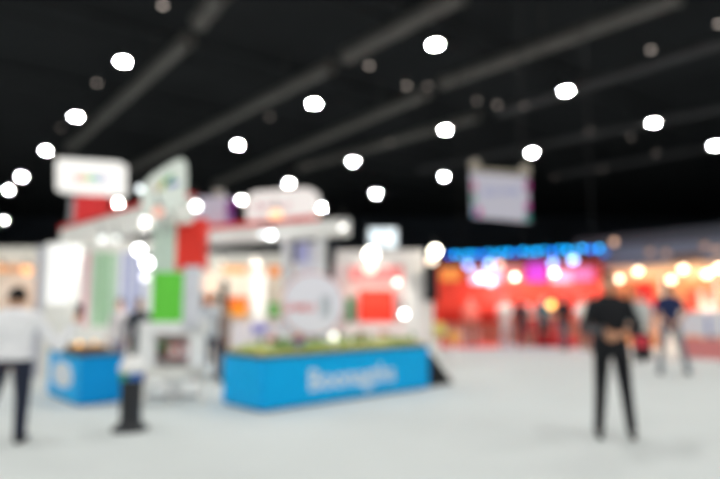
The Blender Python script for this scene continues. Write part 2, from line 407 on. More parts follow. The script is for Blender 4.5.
# ================================================================== dark litter bin with domed top
p = at_z(130, 430, 0)
t = thing('litter_bin', 'dark grey litter bin with coloured band and white domed lid, alone on the floor', 'bin', p)
bm = B(); lathe(bm, [(.20, 0), (.20, .03), (.13, .07), (.115, .12), (.12, .52), (.125, .56)], 28); obj('body', bm, char, t)
cols = [(210, 60, 50), (240, 180, 60), (60, 160, 90), (50, 110, 190)]
bm = B(); n = 24
for k in range(n):
    a = 2 * PI * (k + .5) / n; r = bmesh.ops.create_cube(bm, size=1)
    M = Matrix.Rotation(a, 4, 'Z') @ Matrix.Translation((.128, 0, .60)) @ Matrix.Diagonal((.012, .034, .07, 1))
    for v in r['verts']: v.co = M @ v.co
    for f in {f for v in r['verts'] for f in v.link_faces}: f.material_index = k * 4 // n if k < n else 0
obj('colour_band', bm, [mat(c, .5) for c in cols], t)
bm = B(); lathe(bm, [(.12, .56), (.12, .64), (.14, .645), (.145, .68), (.132, .74), (.09, .79), (.03, .82)], 28); obj('lid', bm, white, t)

# ================================================================== white frame display with green panel
f = Frame('display_cabinet', 'white framed display cabinet on legs under a bright green panel', 'cabinet', 171, 8.75, math.radians(4))
f.box('frame_post', white, 139, 328, 153, 377, 0, .10); f.box('frame_post', white, 190, 328, 204, 377, 0, .10)
f.box('frame_top', white, 139, 322, 204, 334, 0, .5); f.box('frame_bottom', offw, 139, 368, 206, 378, 0, .5)
f.box('back_panel', mat((236, 214, 208), .6), 153, 334, 190, 368, .4, .03)
for a in ((140, 146), (199, 205)):
    for ly in (0, .45): f.box('leg', offw, a[0], 376, a[1], 402, ly, .04, zmin=0)
f.box('centre_panel', white, 166, 376, 181, 400, .1, .05, zmin=.0)
f.box('lower_rail', grey, 143, 394, 202, 397, .02, .02)
f.box('green_panel', green, 153, 272, 183, 328, .05, .06, label='bright green upright panel')
f.box('side_post', mat((226, 228, 236), .5), 184, 266, 199, 330, .0, .12)
hx, hz = f.hit(171, 362, .2)
f.box('shelf', grey, 153, 359, 190, 361, .12, .26)
for i, (px, m, lb) in enumerate([(160, mat((80, 160, 90), .7), 'green leafy pot inside the white framed cabinet, left'), (172, mat((220, 110, 90), .6), 'salmon coloured box inside the white framed cabinet, middle'), (184, mat((214, 150, 160), .6), 'pale pink box inside the white framed cabinet, right side')]):
    x, z = f.hit(px, 359, .14); wl = Matrix.Translation(f.loc) @ Matrix.Rotation(f.rz, 4, 'Z')
    q = thing('boxed_product' if i else 'potted_plant', lb, 'box' if i else 'plant', wl @ Vector((x, .24, f.hit(px, 359, .12)[1])), f.rz)
    if i:
        bm = B(); bx(bm, -.07, .07, -.05, .05, 0, .2, bev=.004); obj('carton', bm, m, q)
        bm = B(); bx(bm, -.05, .05, -.053, -.05, .05, .15); obj('printed_label', bm, white, q)
    else:
        bm = B(); lathe(bm, [(.045, 0), (.06, .1)], 16); obj('pot', bm, mat((120, 70, 50), .7), q)
        bm = B()
        for k in range(60):
            a = random.random() * 2 * PI; e = .02 + random.random() * .09; ell(bm, (e * math.cos(a), e * math.sin(a), .12 + random.random() * .12), .025, .02, .012, 1)
        obj('foliage', bm, m, q)

# ================================================================== striped booth (left)
sb = Frame('exhibition_booth', 'white booth with pastel striped wall and red-topped overhead beam at left', 'booth', 100, 14.3, 0)
x0, _ = sb.hit(74, 300); x1, _ = sb.hit(152, 300); _, zt = sb.hit(100, 250)
stripes = [(242, 196, 200), (238, 236, 234), (240, 170, 178), (238, 236, 234), (176, 214, 178), (150, 200, 150), (206, 228, 206), (150, 204, 154), (200, 224, 202), (238, 240, 240), (176, 180, 220), (222, 224, 240), (160, 166, 214), (224, 226, 240), (166, 172, 218), (238, 240, 240), (236, 240, 238)]
bm = B(); n = len(stripes)
for k in range(n): bx(bm, x0 + (x1 - x0) * k / n, x0 + (x1 - x0) * (k + 1) / n, 0, .06, 0.0, zt, mi=k)
obj('striped_wall', bm, [mat(c, .7, .02) for c in stripes], sb.t)
sb.box('header', offw, 74, 240, 152, 252, -.06, .06); sb.box('low_wall', offw, 74, 326, 152, 350, -.05, .05, zmin=0)
# overhead beam along the hall direction
a = at_y(186, 207, 9.5); b = at_y(66, 246, 13.9); b.z = a.z
d = b - a; L = d.length
ob = thing('overhead_beam', 'long white beam with red upper edge above the striped wall', 'beam', (a.x, a.y, a.z), math.atan2(d.y, d.x))
bm = B(); bx(bm, 0, L, -.15, .15, -.24, .17, bev=.02); obj('fascia', bm, mat((244, 243, 238), .6, .03, 2), ob)
bm = B(); bx(bm, -.02, L, -.18, .18, .17, .24, bev=.01); obj('red_edge', bm, red, ob)
zf = a.z - .22
# column under the near end of the beam
cz = Frame('banner_column', 'column with red side and pale green side hanging under the beam corner above the green panel', 'column', 181, 9.85, math.radians(0))
cz.box('red_panel', mat((255, 62, 50), .5), 177, 218, 203, 270, -.02, .3); cz.box('pale_panel', mat((214, 232, 220), .5), 154, 224, 176.5, 272, 0, .3)
cz.box('post', offw, 176, 268, 181, 300, .1, .08, zmin=0)
# right hand canopy
a = at_y(203, 240, 11.9); b = at_y(349, 227, 10.1); b.z = a.z = (a.z + b.z) / 2
d = b - a; L = d.length; rzc = math.atan2(d.y, d.x)
cn = thing('canopy_beam', 'white rounded-end canopy beam on two slim posts above the round sign', 'canopy', (a.x, a.y, a.z), rzc)
bm = B(); bx(bm, 0, L - .15, -.15, .15, -.13, .15, bev=.02); cyl(bm, (L - .15, 0, -.13), (L - .15, 0, .15), .15, n=24); obj('fascia', bm, mat((246, 245, 242), .6, .03, 2), cn)
bm = B(); bx(bm, 0, L * .80, -.13, .13, .15, .26, bev=.01); obj('red_edge', bm, red, cn)
for px in (293, 325):
    k = (px - 203) / 146; P_ = a.lerp(b, k)
    bm = B(); bx(bm, L * k - .06, L * k + .06, -.06, .06, -a.z + .0, -.13); obj('post', bm, mat((240, 240, 244), .5), cn)
# rounded pale sign on the canopy
rs = Frame('rounded_sign', 'pale rounded oblong sign with a peach glow standing on the canopy beam', 'sign', 280, 11.6, math.radians(-14))
def quad_pts(fr, pts): return [fr.hit(*p) for p in pts]
def round_poly(pts, r, n=6):
    out = []; N = len(pts)
    for i in range(N):
        p0, p1, p2 = Vector(pts[i - 1]), Vector(pts[i]), Vector(pts[(i + 1) % N])
        a_ = p1 + (p0 - p1).normalized() * r; c_ = p1 + (p2 - p1).normalized() * r
        for k in range(n + 1):
            u = k / n; out.append(tuple((1 - u) ** 2 * a_ + 2 * u * (1 - u) * p1 + u * u * c_))
    return out
pp = round_poly(quad_pts(rs, [(246, 228), (246, 192), (316, 187), (316, 219)]), .26)
bm = B(); prism(bm, pp, 0, .25); obj('lightbox', bm, glow((240, 234, 230), .78), rs.t)
x, z = rs.hit(272, 206); text('lettering', 'Samui', .2, mat((222, 176, 186), .5), rs.t, (x, -.004, z), width=.75)
bm = B(); xx, zz = rs.hit(255, 226); xx2, _ = rs.hit(300, 226)
for X in (xx, xx2): cyl(bm, (X, .12, cn.location.z + .2), (X, .12, zz + .1), .03, n=10)
obj('bracket', bm, grey, rs.t)
spot(276, 216, 11.1, (at_y(279, 205, 11.6)), .13, 1.7, 0, 'warm spotlight at the foot of the rounded pale sign', (255, 214, 170))
# purple edged sign
ps = Frame('cut_corner_sign', 'pale lilac sign with a purple right edge between the leaf sign and the rounded sign', 'sign', 213, 11.9, math.radians(-6))
ps.box('board', mat((214, 212, 232), .5), 194, 197, 228, 228, 0, .12); ps.box('purple_edge', mat((140, 60, 160), .5), 226, 200, 231, 216, -.01, .13)
ps.box('violet_edge', mat((150, 130, 200), .5), 226, 217, 231, 228, -.01, .13)
ps.box('post', grey, 209, 229, 215, 240, .05, .05)
ell_x, ell_z = ps.hit(218, 191)
bm = B(); cyl(bm, (ell_x, .06, ell_z - .12), (ell_x, .06, ell_z + .02), .1, .12, n=18); obj('topper', bm, mat((190, 190, 182), .5), ps.t)
# leaf sign
lf = Frame('leaf_sign', 'slanted pale green sign with a green and yellow leaf mark on the beam corner', 'sign', 163, 9.25, math.radians(20))
pp = round_poly(quad_pts(lf, [(141, 220), (141, 182), (187, 153), (187, 204)]), .27)
bm = B(); prism(bm, pp, 0, .2); obj('board', bm, glow((224, 232, 222), .6), lf.t)
bm = B(); x, z = lf.hit(164, 185)
def leaf(bm, x, z, L_, a, mi):
    pts = [(x + L_ * u * math.cos(a) - wv * math.sin(a), z + L_ * u * math.sin(a) + wv * math.cos(a)) for u, wv in ((0, 0), (.3, .16 * L_), (.7, .16 * L_), (1, 0), (.7, -.16 * L_), (.3, -.16 * L_))]
    prism(bm, pts, -.006, 0, mi)
leaf(bm, x, z, .24, math.radians(55), 0); leaf(bm, x - .05, z - .1, .22, math.radians(75), 1); leaf(bm, x + .04, z - .02, .22, math.radians(25), 2); leaf(bm, x - .1, z - .14, .16, math.radians(100), 3)
obj('leaf_emblem', bm, [mat((30, 170, 90), .5), mat((190, 200, 40), .5), mat((90, 110, 200), .5), mat((230, 180, 150), .5)], lf.t)
bm = B(); x, z = lf.hit(164, 218); cyl(bm, (x, .1, z - .25), (x, .1, z + .1), .03, n=10); obj('bracket', bm, grey, lf.t)
spot(158, 212, 8.95, at_y(160, 190, 10.3), .085, .9, 0, 'pinkish spotlight glowing at the foot of the leaf sign', (255, 190, 170))
# white sign box on a red post
ws = Frame('sign_box', 'white illuminated sign box with a row of coloured letters on a red post', 'sign', 90, 16.0, math.radians(-9))
x0, z1 = ws.hit(58, 159); x1, z0 = ws.hit(121, 194)
pts4 = quad_pts(ws, [(56, 191), (56, 158), (121, 162), (121, 196)])
bm = B(); prism(bm, round_poly(pts4, .12), 0, .3); obj('lightbox', bm, glow((250, 248, 243), .9), ws.t)
x, z = ws.hit(90, 177)
cols = [(240, 60, 60), (250, 180, 40), (60, 210, 40), (60, 190, 200), (90, 90, 230)]
for k, (ch, c) in enumerate(zip('TCEBD'[:0] + 'asean', cols)):
    text('letter', ch, .42, mat(c, .5), ws.t, (x + (k - 2) * .19, -.006, z + (2 - k) * .012))
ws.box('post', mat((240, 60, 62), .5), 75, 196, 101, 300, .12, .25, zmin=0); ws.box('post_edge', grey, 70, 198, 75, 300, .14, .2, zmin=0)

# bright white tall panel at left, grey flank
bp = Frame('tall_lightbox', 'tall glowing white lightbox panel left of the striped wall', 'lightbox', 62, 11.6, math.radians(0))
bp.box('glowing_face', glow((255, 255, 252), .85), 49, 244, 68, 304, 0, .06); bp.box('housing', offw, 46, 243, 71, 330, .06, .25, zmin=0)
bp.box('lower_panel', offw, 49, 306, 68, 330, 0, .06, zmin=0)
bp.box('side_flank', mat((190, 192, 204), .6), 38, 246, 50, 330, .1, .15, zmin=0)

# ================================================================== far left booth
fb = Frame('exhibition_booth', 'cream booth at the far left edge with a wide white fascia and orange strip', 'booth', 15, 15.5)
fb.box('back_wall', mat((244, 240, 234), .6), -40, 262, 48, 345, .9, .08, zmin=0); fb.box('fascia', mat((236, 232, 222), .6), -40, 247, 46, 262, -.1, .15)
fb.box('orange_strip', mat((240, 186, 140), .5), -30, 265, 30, 272, .8, .06); fb.box('side_wall', offw, 43, 262, 47, 345, .0, .9, zmin=0)
fb.box('counter', mat((226, 214, 202), .6), -30, 300, 34, 345, .4, .35, zmin=0)
spot(27, 270, 14.8, at_y(20, 290, 16.3), .12, 1.6, 60, 'orange-lit spotlight in the far left cream booth', (255, 190, 130), angle=110)
spot(1, 268, 14.8, at_y(-5, 290, 16.3), .1, .9, 40, 'orange-lit spotlight at the very left edge of the cream booth', (255, 180, 120), angle=110)

# ================================================================== orange and white booth in the middle
ob_ = Frame('exhibition_booth', 'cream and orange booth between the green panel and the round sign', 'booth', 245, 14.5)
ob_.box('back_wall', mat((236, 228, 216), .6), 196, 262, 296, 345, 1.2, .08, zmin=0); ob_.box('fascia', mat((236, 234, 226), .6), 204, 253, 290, 264, -.1, .2)
ob_.box('side_wall', offw, 286, 262, 291, 345, 0, 1.2, zmin=0); ob_.box('orange_sign', mat((250, 176, 110), .5), 223, 266, 246, 273, .9, .05); ob_.box('orange_sign', mat((240, 150, 80), .5), 268, 266, 280, 276, .9, .05)
ob_.box('orange_panel', mat((255, 110, 40), .5), 227, 297, 248, 306, .8, .05); ob_.box('amber_panel', mat((255, 160, 40), .5), 229, 306, 246, 316, .8, .05)
ob_.box('white_panel', white, 252, 272, 265, 345, .7, .06, zmin=0); ob_.box('dark_post', black, 221, 280, 227, 303, .3, .08)
ob_.box('dark_post_foot', offw, 222, 303, 226, 345, .32, .05, zmin=0)
ob_.box('pale_banner', mat((244, 214, 196), .5), 199, 276, 216, 296, .7, .05); ob_.box('orange_trim', orange, 199, 297, 212, 303, .7, .05)
ob_.box('green_banner', mat((110, 170, 100), .6), 268, 303, 280, 316, .7, .05)
ob_.box('counter', mat((222, 216, 222), .6), 232, 322, 282, 345, .2, .4, zmin=0); ob_.box('violet_label', mat((120, 120, 210), .5), 252, 325, 266, 332, .18, .02)
for px, py, e, lb in ((256, 258, 90, 'added spotlight washing the cream booth fascia, middle one'), (222, 262, 120, 'small spotlight inside the cream and orange booth at its left')):  # the middle spotlight is added to brighten the cream booth
    spot(px, py, 14.2, at_y(px, 320, 15.6), .06, 1.4, e, lb, angle=130)

# ================================================================== pink and red booth right of centre
pb = Frame('exhibition_booth', 'white and pink booth with a square red panel right of the round sign', 'booth', 385, 13.6)
pb.box('back_wall', mat((244, 226, 224), .6), 334, 262, 428, 345, 1.0, .08, zmin=0); pb.box('fascia', mat((232, 226, 224), .6), 336, 250, 424, 265, -.1, .15)
pb.box('pink_band', mat((250, 150, 150), .5), 350, 266, 404, 281, .7, .06); pb.box('red_panel', mat((250, 60, 40), .5), 359, 290, 394, 322, .5, .08, label='square bright red panel')
pb.box('side_wall', mat((238, 234, 232), .6), 404, 266, 426, 345, .0, .12, zmin=0); pb.box('side_wall', mat((236, 220, 224), .6), 337, 266, 341, 345, 0, 1.0, zmin=0)
pb.box('green_edge', mat((60, 130, 90), .6), 346, 298, 354, 325, .4, .06); pb.box('counter', mat((232, 216, 216), .6), 344, 323, 404, 345, .1, .3, zmin=0)
spot(371, 254, 12.9, (at_y(371, 300, 14.4)), .13, 12, 120, 'large bright floodlight on the left of the pink booth fascia', (255, 250, 235), angle=120)
spot(370, 268, 12.9, (at_y(371, 320, 14.4)), .13, 1.6, 60, 'smaller floodlight directly below the large one on the pink booth', (255, 246, 226), angle=120)
spot(397, 282, 13.0, at_y(390, 320, 14.2), .05, 7, 20, 'round spotlight in front of the pink band of the pink booth', (255, 250, 240), angle=120)
spot(404, 314, 12.4, at_y(380, 330, 13.6), .055, 18, 6, 'low round spotlight beside the square red panel', (255, 255, 252), angle=120)
spot(435, 251, 13.2, at_y(415, 300, 13.6), .10, 24, 90, 'bright floodlight above the black pillar', (255, 248, 225), angle=120)
spot(432, 260, 13.1, at_y(415, 320, 13.6), .10, 3, 0, 'dimmer floodlight just beneath the bright one over the black pillar', (255, 240, 215))
spot(343, 227, 9.8, at_y(325, 305, 9.5), .05, 3, 40, 'spotlight at the rounded right end of the white canopy beam', (255, 252, 245), angle=110)
spot(271, 235, 10.5, at_y(309, 300, 9.6), .055, 12, 100, 'bright spotlight on the front of the canopy beam, right of its twin', (250, 255, 255), angle=80)
spot(263, 234, 10.6, at_y(270, 320, 9.5), .05, 3, 60, 'dimmer spotlight on the front of the canopy beam, left of its twin', (240, 245, 250), angle=110)
spot(196, 206, 9.1, at_y(200, 300, 9.0), .055, 14, 60, 'bright spotlight beside the red column top, on the beam corner', (255, 255, 252), angle=110)
spot(145, 221, 10.2, at_y(135, 300, 13.5), .05, 6, 30, 'spotlight on the white beam below the leaf sign', (255, 255, 252), angle=120)
spot(140, 189, 9.0, at_y(120, 300, 12), .05, 3, 0, 'faint spotlight at the left edge of the leaf sign', (240, 248, 250), angle=120)
spot(116, 239, 11.2, at_y(118, 310, 14.3), .06, 1.2, 190, 'spotlight over the blue stripes, right one of a pair', (250, 255, 252), angle=130)
spot(101, 239, 11.6, at_y(108, 310, 14.3), .06, 1.2, 60, 'spotlight over the green stripes, left one of a pair', (250, 255, 252), angle=130)
spot(139, 250, 11.0, at_y(139, 330, 11), .08, 16, 30, 'dazzling spotlight left of the pale column, upper of two', (255, 255, 255), angle=120)
spot(147, 263, 10.9, at_y(147, 330, 10.8), .08, 16, 30, 'dazzling spotlight left of the pale column, lower of two', (255, 255, 255), angle=120)
spot(145, 277, 11.0, at_y(147, 330, 10.8), .07, 2, 0, 'softer spotlight under the dazzling pair, above the green panel edge', (255, 255, 255), angle=120)
# bright screen
sc_ = Frame('led_screen', 'bright bluish-white screen raised behind the pink booth', 'screen', 382, 17)
sc_.box('display', glow((226, 240, 246), 1.5), 370, 229, 382, 246, -.02, .03); sc_.box('display', glow((232, 244, 248), 1.5), 384, 229, 396, 247, -.02, .03)
sc_.box('frame', mat((200, 206, 212), .5), 368, 228, 398, 248, .01, .12); sc_.box('pole', black, 381, 247, 385, 345, .05, .08, zmin=0)
# black pillar
bk = Frame('loudspeaker', 'tall black loudspeaker on a pale post between the pink booth and the red booth', 'loudspeaker', 431, 13.2)
bk.box('cabinet', mat((34, 32, 34), .6), 425, 264, 438, 301, 0, .25); bk.box('post', offw, 428, 301, 434, 345, .08, .1, zmin=.05); bk.box('base', offw, 424, 341, 439, 350, -.03, .3, zmin=0)

# ================================================================== red booth
A = at_y(436, 303, 21.5); Bq = at_y(603, 303, 18.8); ang = math.atan2(Bq.y - A.y, Bq.x - A.x)
rb = Frame('exhibition_booth', 'long red booth with orange, white and purple lit signs along its top', 'booth', 436, 21.5, ang)
brightred = mat((255, 62, 44), .5, .04)
rb.box('back_wall', brightred, 400, 262, 604, 330, 1.6, .1, zmin=0); rb.box('fascia', mat((255, 74, 52), .5), 426, 282, 602, 312, 0, .15)
rb.box('back_lower', mat((214, 150, 130), .6), 426, 322, 602, 345, 1.5, .06, zmin=0)
def sign(px0, py0, px1, py1, c, s, ly=-.08): rb.box('lit_sign', glow(c, s), px0, py0, px1, py1, ly, .07, bev=.02)
sign(440, 268, 460, 281, (250, 150, 70), .8); sign(470, 270, 499, 283, (238, 226, 250), 1.1); sign(500, 266, 522, 281, (250, 150, 140), .8)
sign(526, 263, 546, 281, (232, 70, 222), .75); sign(550, 270, 572, 282, (250, 170, 200), .9); sign(573, 268, 594, 280, (238, 120, 170), .8)
rb.box('top_rail', mat((120, 60, 60), .6), 430, 260, 602, 263, 0, .1)
for px in (436, 520, 601): rb.box('post', brightred, px - 2, 262, px + 2, 345, .05, .1, zmin=0)
for px0, px1, m in ((462, 476, mat((244, 110, 90), .5)), (500, 514, mat((214, 170, 160), .5)), (548, 560, mat((250, 120, 60), .5)), (582, 592, mat((200, 210, 190), .5))):
    rb.box('wall_poster', m, px0, 293, px1, 316, 1.4, .04)
rb.box('counter', mat((224, 200, 190), .6), 446, 330, 476, 346, .3, .5, zmin=0); rb.box('counter', mat((206, 40, 44), .5), 535, 334, 576, 346, .1, .4, zmin=0)
for k, (px, py, c, s, lb) in enumerate([(468, 265, (135, 178, 255), 5, 'blue-white spotlight leftmost above the red booth'), (489, 264, (135, 182, 255), 6, 'blue-white spotlight second above the red booth, over the white sign'), (499, 265, (255, 200, 180), 3.6, 'peach spotlight beside the second blue one above the red booth'),
      (553, 263, (135, 178, 255), 6, 'blue-white spotlight over the purple sign of the red booth'), (573, 260, (150, 190, 255), 7, 'blue-white spotlight rightmost above the red booth'),
      (481, 278, (250, 240, 255), 6, 'white spotlight in front of the white sign of the red booth'), (491, 282, (250, 240, 255), 4, 'white spotlight slightly lower and right in front of the white sign'),
      (515, 277, (255, 238, 210), 12, 'strong warm round lamp in the middle of the red booth top'), (554, 273, (255, 238, 205), 12, 'strong warm round lamp right of the purple sign'),
      (551, 305, (250, 200, 100), 4.5, 'amber round lamp low in front of the red booth wall'), (604, 253, (20, 120, 230), 0.9, 'blue lamp hanging past the end of the blue light bar')]):
    Yl = 20.3 - (px - 436) / 167 * 2.6
    spot(px, py, Yl, at_y(px, 320, Yl + 1.4), (.11 if s < 10 else .08), s, 110 if s > 5 else 0, lb, c, 'red booth spotlights', angle=140)
# blue light bar
a = at_y(449, 255.5, 21.2); b = at_y(599, 248.5, 18.5); b.z = a.z = (a.z + b.z) / 2; d = b - a; L = d.length
lbar = thing('light_bar', 'long bar of glowing blue lamps above the red booth', 'light bar', a, math.atan2(d.y, d.x))
bm = B(); bx(bm, -.1, L + .1, .05, .13, -.05, .05); obj('rail', bm, black, lbar)
for k in range(22):
    bm = B(); ell(bm, (L * k / 21, 0, .03 * math.sin(k * 2.4)), .07, .06, .07, 2); obj('blue_lamp', bm, glow((0, 158, 236) if k % 5 else (20, 100, 225), (5.0, 6.6, 4.2, 6.0)[k % 4]), lbar)
for k in (2, 13, 24):
    bm = B(); cyl(bm, (L * k / 25, .1, .05), (L * k / 25, .1, 8), .015, n=6); obj('hanger', bm, black, lbar)

# ================================================================== right booths
a = at_y(600, 303, 19.4); b = at_y(760, 303, 15.4); ang2 = math.atan2(b.y - a.y, b.x - a.x)
rbw = Frame('exhibition_booth', 'grey-blue fronted booth at right with warm lamps and orange interior', 'booth', 600, 19.4, ang2)
rbw.box('upper_fascia', mat((108, 114, 134), .6), 603, 248, 780, 264, 0, .2); rbw.box('back_wall', mat((244, 170, 120), .6), 603, 266, 790, 312, 1.6, .1, zmin=0)
rbw.box('lower_fascia', mat((240, 190, 150), .6), 606, 267, 780, 273, -.05, .15)
for px in (604, 662, 716, 770): rbw.box('post', offw, px - 2, 262, px + 2, 345, .05, .1, zmin=0)
rbw.box('red_panel', mat((245, 40, 40), .5), 635, 284, 654, 316, .9, .06); rbw.box('red_panel', mat((236, 70, 56), .5), 686, 290, 696, 310, .9, .06); rbw.box('red_panel', mat((226, 60, 60), .5), 706, 290, 716, 312, .9, .06)
rbw.box('white_panel', offw, 657, 303, 684, 330, 1.0, .06, zmin=0); rbw.box('white_panel', offw, 698, 290, 705, 330, 1.0, .06, zmin=0)
rbw.box('brown_panel', mat((120, 96, 88), .6), 672, 255, 702, 262, -.04, .03)
cu_ = Frame('reception_counter', 'white reception counter with a red base at the right booth', 'counter', 700, 15.6, ang2)
cu_.box('front', mat((232, 232, 240), .5), 680, 312, 745, 338, 0, .4, bev=.01); cu_.box('red_base', mat((224, 140, 140), .5), 680, 338, 745, 346, -.02, .42, zmin=0)
cu_.box('blue_stripe', mat((130, 150, 210), .5), 706, 316, 710, 336, -.01, .01)
for px, py, s, lb in [(619, 279, 7.0, 'warm round lamp in the right booth, leftmost, above the black-clad man'), (638, 271, 7.0, 'warm round lamp in the right booth, second from its left end'), (671, 280, 7.0, 'warm round lamp just above the head of the man in navy'), (683, 269, 7.0, 'warm round lamp up and right of the navy man, highest of the row'), (707, 274, 7.0, 'warm round lamp in the right booth near the right edge'), (719, 268, 8, 'cool white lamp cut by the right edge'),
                  (614, 242, 1.6, 'dim peach lamp above the row, at the end of the blue light bar'), (650, 252, .35, 'dim lamp on the grey-blue fascia, left'), (666, 253, .35, 'dim lamp on the grey-blue fascia, middle'), (705, 246, .3, 'dim lamp on the grey-blue fascia, right'), (717, 250, .6, 'dim orange lamp on the grey-blue fascia at the right edge')]:
    Yl = 18.2 - (px - 600) / 160 * 4
    spot(px, py, Yl, at_y(px, 320, Yl + 1.5), .09, s, 150 if s > 5 else 0, lb, (255, 232, 200) if s > 5 else (240, 190, 160), 'right booth lamps', angle=140)
gb = Frame('rear_partition', 'long dim grey-blue partition wall rising behind the right booth', 'partition', 600, 21.5, ang2)
gb.box('panel', mat((70, 73, 84), .7), 575, 240, 800, 262, 0, .15, zmin=0)

# ================================================================== hanging banner
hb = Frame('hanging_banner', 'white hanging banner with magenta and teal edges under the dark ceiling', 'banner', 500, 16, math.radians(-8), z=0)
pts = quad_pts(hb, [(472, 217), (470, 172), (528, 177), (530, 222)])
bm = B(); prism(bm, pts, 0, .05); obj('cloth', bm, glow((214, 212, 226), .36), hb.t)  # faint glow put into the cloth to keep it bright
for (a0, c) in (((472, 186), (200, 90, 140)), ((472, 198), (60, 140, 120)), ((473, 212), (50, 150, 190))):
    hb.box('edge_mark', mat(c, .6), a0[0], a0[1] - 5, a0[0] + 4, a0[1] + 5, -.01, .01)
hb.box('edge_mark', mat((214, 90, 160), .6), 475, 208, 482, 216, -.01, .01)
for (a0, c) in (((525, 187), (170, 40, 130)), ((525, 208), (190, 50, 150)), ((525, 217), (40, 150, 140))):
    hb.box('edge_mark', mat(c, .6), a0[0], a0[1] - 6, a0[0] + 5, a0[1] + 4, -.01, .01)
x, z = hb.hit(501, 192); text('lettering', 'BOI FAIR', .26, mat((140, 150, 205), .6), hb.t, (x, -.004, z), width=.95)
x0, z0 = hb.hit(472, 170); x1, z1 = hb.hit(528, 175)
bm = B(); cyl(bm, (x0 - .05, .03, z0 + .03), (x1 + .05, .03, z1 + .03), .04, n=12); obj('rod', bm, mat((190, 180, 160), .5), hb.t)
for X, Z in ((x0 + .08, z0 + .04), (x1 - .08, z1 + .04)):
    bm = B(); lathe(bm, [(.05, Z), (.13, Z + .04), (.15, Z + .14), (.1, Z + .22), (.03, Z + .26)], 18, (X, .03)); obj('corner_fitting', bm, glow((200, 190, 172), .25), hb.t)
    bm = B(); cyl(bm, (X, .03, Z + .24), (X, .03, 14.9), .012, n=6); obj('hanging_wire', bm, black, hb.t)

# small rounded goods near the red booth
for px, py, Y, r, m, lb in ((438, 330, 14.6, .2, mat((232, 214, 120), .5), 'pale yellow round display ball right of the black pillar'), (454, 337, 15.6, .16, mat((245, 180, 70), .5), 'orange-yellow round display ball beside the pale yellow one')):
    p = at_y(px, py, Y); q = thing('display_ball', lb, 'ball', (p.x, Y, 0), 0)
    bm = B(); ell(bm, (0, 0, p.z), r, r, r, 3); obj('sphere', bm, m, q)
    bm = B(); lathe(bm, [(.14, 0), (.14, .03), (.03, .05), (.03, p.z - r + .03)], 18); obj('stand', bm, white, q)
rm = Frame('floor_mat', 'red carpet strip in front of the red booth', 'carpet', 436, 20.5)
bm = B(); a = at_z(424, 348, 0); b = at_z(500, 348, 0); c = at_z(496, 340, 0); d2 = at_z(430, 340, 0)
vs = [Vector((v.x - rm.loc.x, v.y - rm.loc.y, 0)) for v in (a, b, c, d2)]
lo_ = [bm.verts.new(v + Vector((0, 0, .001))) for v in vs]; hi_ = [bm.verts.new(v + Vector((0, 0, .012))) for v in vs]
bm.faces.new(hi_); bm.faces.new(lo_[::-1])
for i in range(4): bm.faces.new((lo_[i], lo_[(i + 1) % 4], hi_[(i + 1) % 4], hi_[i]))
obj('pile', bm, mat((244, 110, 100), .9), rm.t)

# ================================================================== people
def voxel(name, bm, size, m, parent, smooth=2):
    me = bpy.data.meshes.new(name); bm.to_mesh(me); bm.free()
    o = bpy.data.objects.new(name, me); C.objects.link(o)
    md = o.modifiers.new('r', 'REMESH'); md.mode = 'VOXEL'; md.voxel_size = size; md.use_smooth_shade = True
    s = o.modifiers.new('s', 'SMOOTH'); s.iterations = smooth; s.factor = .5
    dg = bpy.context.evaluated_depsgraph_get(); m2 = bpy.data.meshes.new_from_object(o.evaluated_get(dg))
    bpy.data.objects.remove(o); bpy.data.meshes.remove(me)
    m2.name = name; m2.materials.clear(); m2.materials.append(m)
    for p in m2.polygons: p.use_smooth = True
    o = bpy.data.objects.new(name, m2); C.objects.link(o); o.parent = parent; return o
def chain(bm, pr, e=0):
    for (p, r), (q, s) in zip(pr, pr[1:]):
        if (Vector(q) - Vector(p)).length > 1e-4: cyl(bm, p, q, r + e, s + e, n=14)
    for p, r in pr: ell(bm, p, r + e, r + e, r + e, 2)
def rings(bm, rs, e=0, n=24):    # (z, cx, cy, rx, ry)
    R = []
    for z, cx, cy, rx, ry in rs:
        R.append([bm.verts.new((cx + (rx + e) * math.cos(2 * PI * k / n), cy + (ry + e) * math.sin(2 * PI * k / n), z)) for k in range(n)])
    fs = []
    for a, b in zip(R, R[1:]):
        for k in range(n): fs.append(bm.faces.new((a[k], a[(k + 1) % n], b[(k + 1) % n], b[k])))
    fs.append(bm.faces.new(R[0][::-1])); fs.append(bm.faces.new(R[-1]))
    bmesh.ops.recalc_face_normals(bm, faces=fs)
def hand(bm, wr, d, palm, side, curl=.5):
    """wrist point, direction of the fingers, palm normal, thumb side +1/-1"""
    d = Vector(d).normalized(); pn = Vector(palm); pn = (pn - d * pn.dot(d)).normalized(); s = d.cross(pn) * side
    wr = Vector(wr)
    for k in range(4):
        o_ = (k - 1.5) * .02; chain(bm, [(wr + s * o_ * .6, .017), (wr + s * o_ + d * .085, .0125)])
        ln = (.07, .08, .075, .058)[k]
        a1 = curl * .5; a2 = curl * 1.2; a3 = curl * 1.8
        p0 = wr + s * o_ + d * .085; p1 = p0 + (d * math.cos(a1) + pn * math.sin(a1)) * ln * .45
        p2 = p1 + (d * math.cos(a2) + pn * math.sin(a2)) * ln * .33; p3 = p2 + (d * math.cos(a3) + pn * math.sin(a3)) * ln * .25
        chain(bm, [(p0, .0105), (p1, .0095), (p2, .009), (p3, .008)])
    q0 = wr - s * .02 + d * .02; q1 = q0 - s * .025 + d * .03 + pn * .01; q2 = q1 - s * .008 + d * .03 + pn * .015
    chain(bm, [(q0, .014), (q1, .0115), (q2, .0095)])
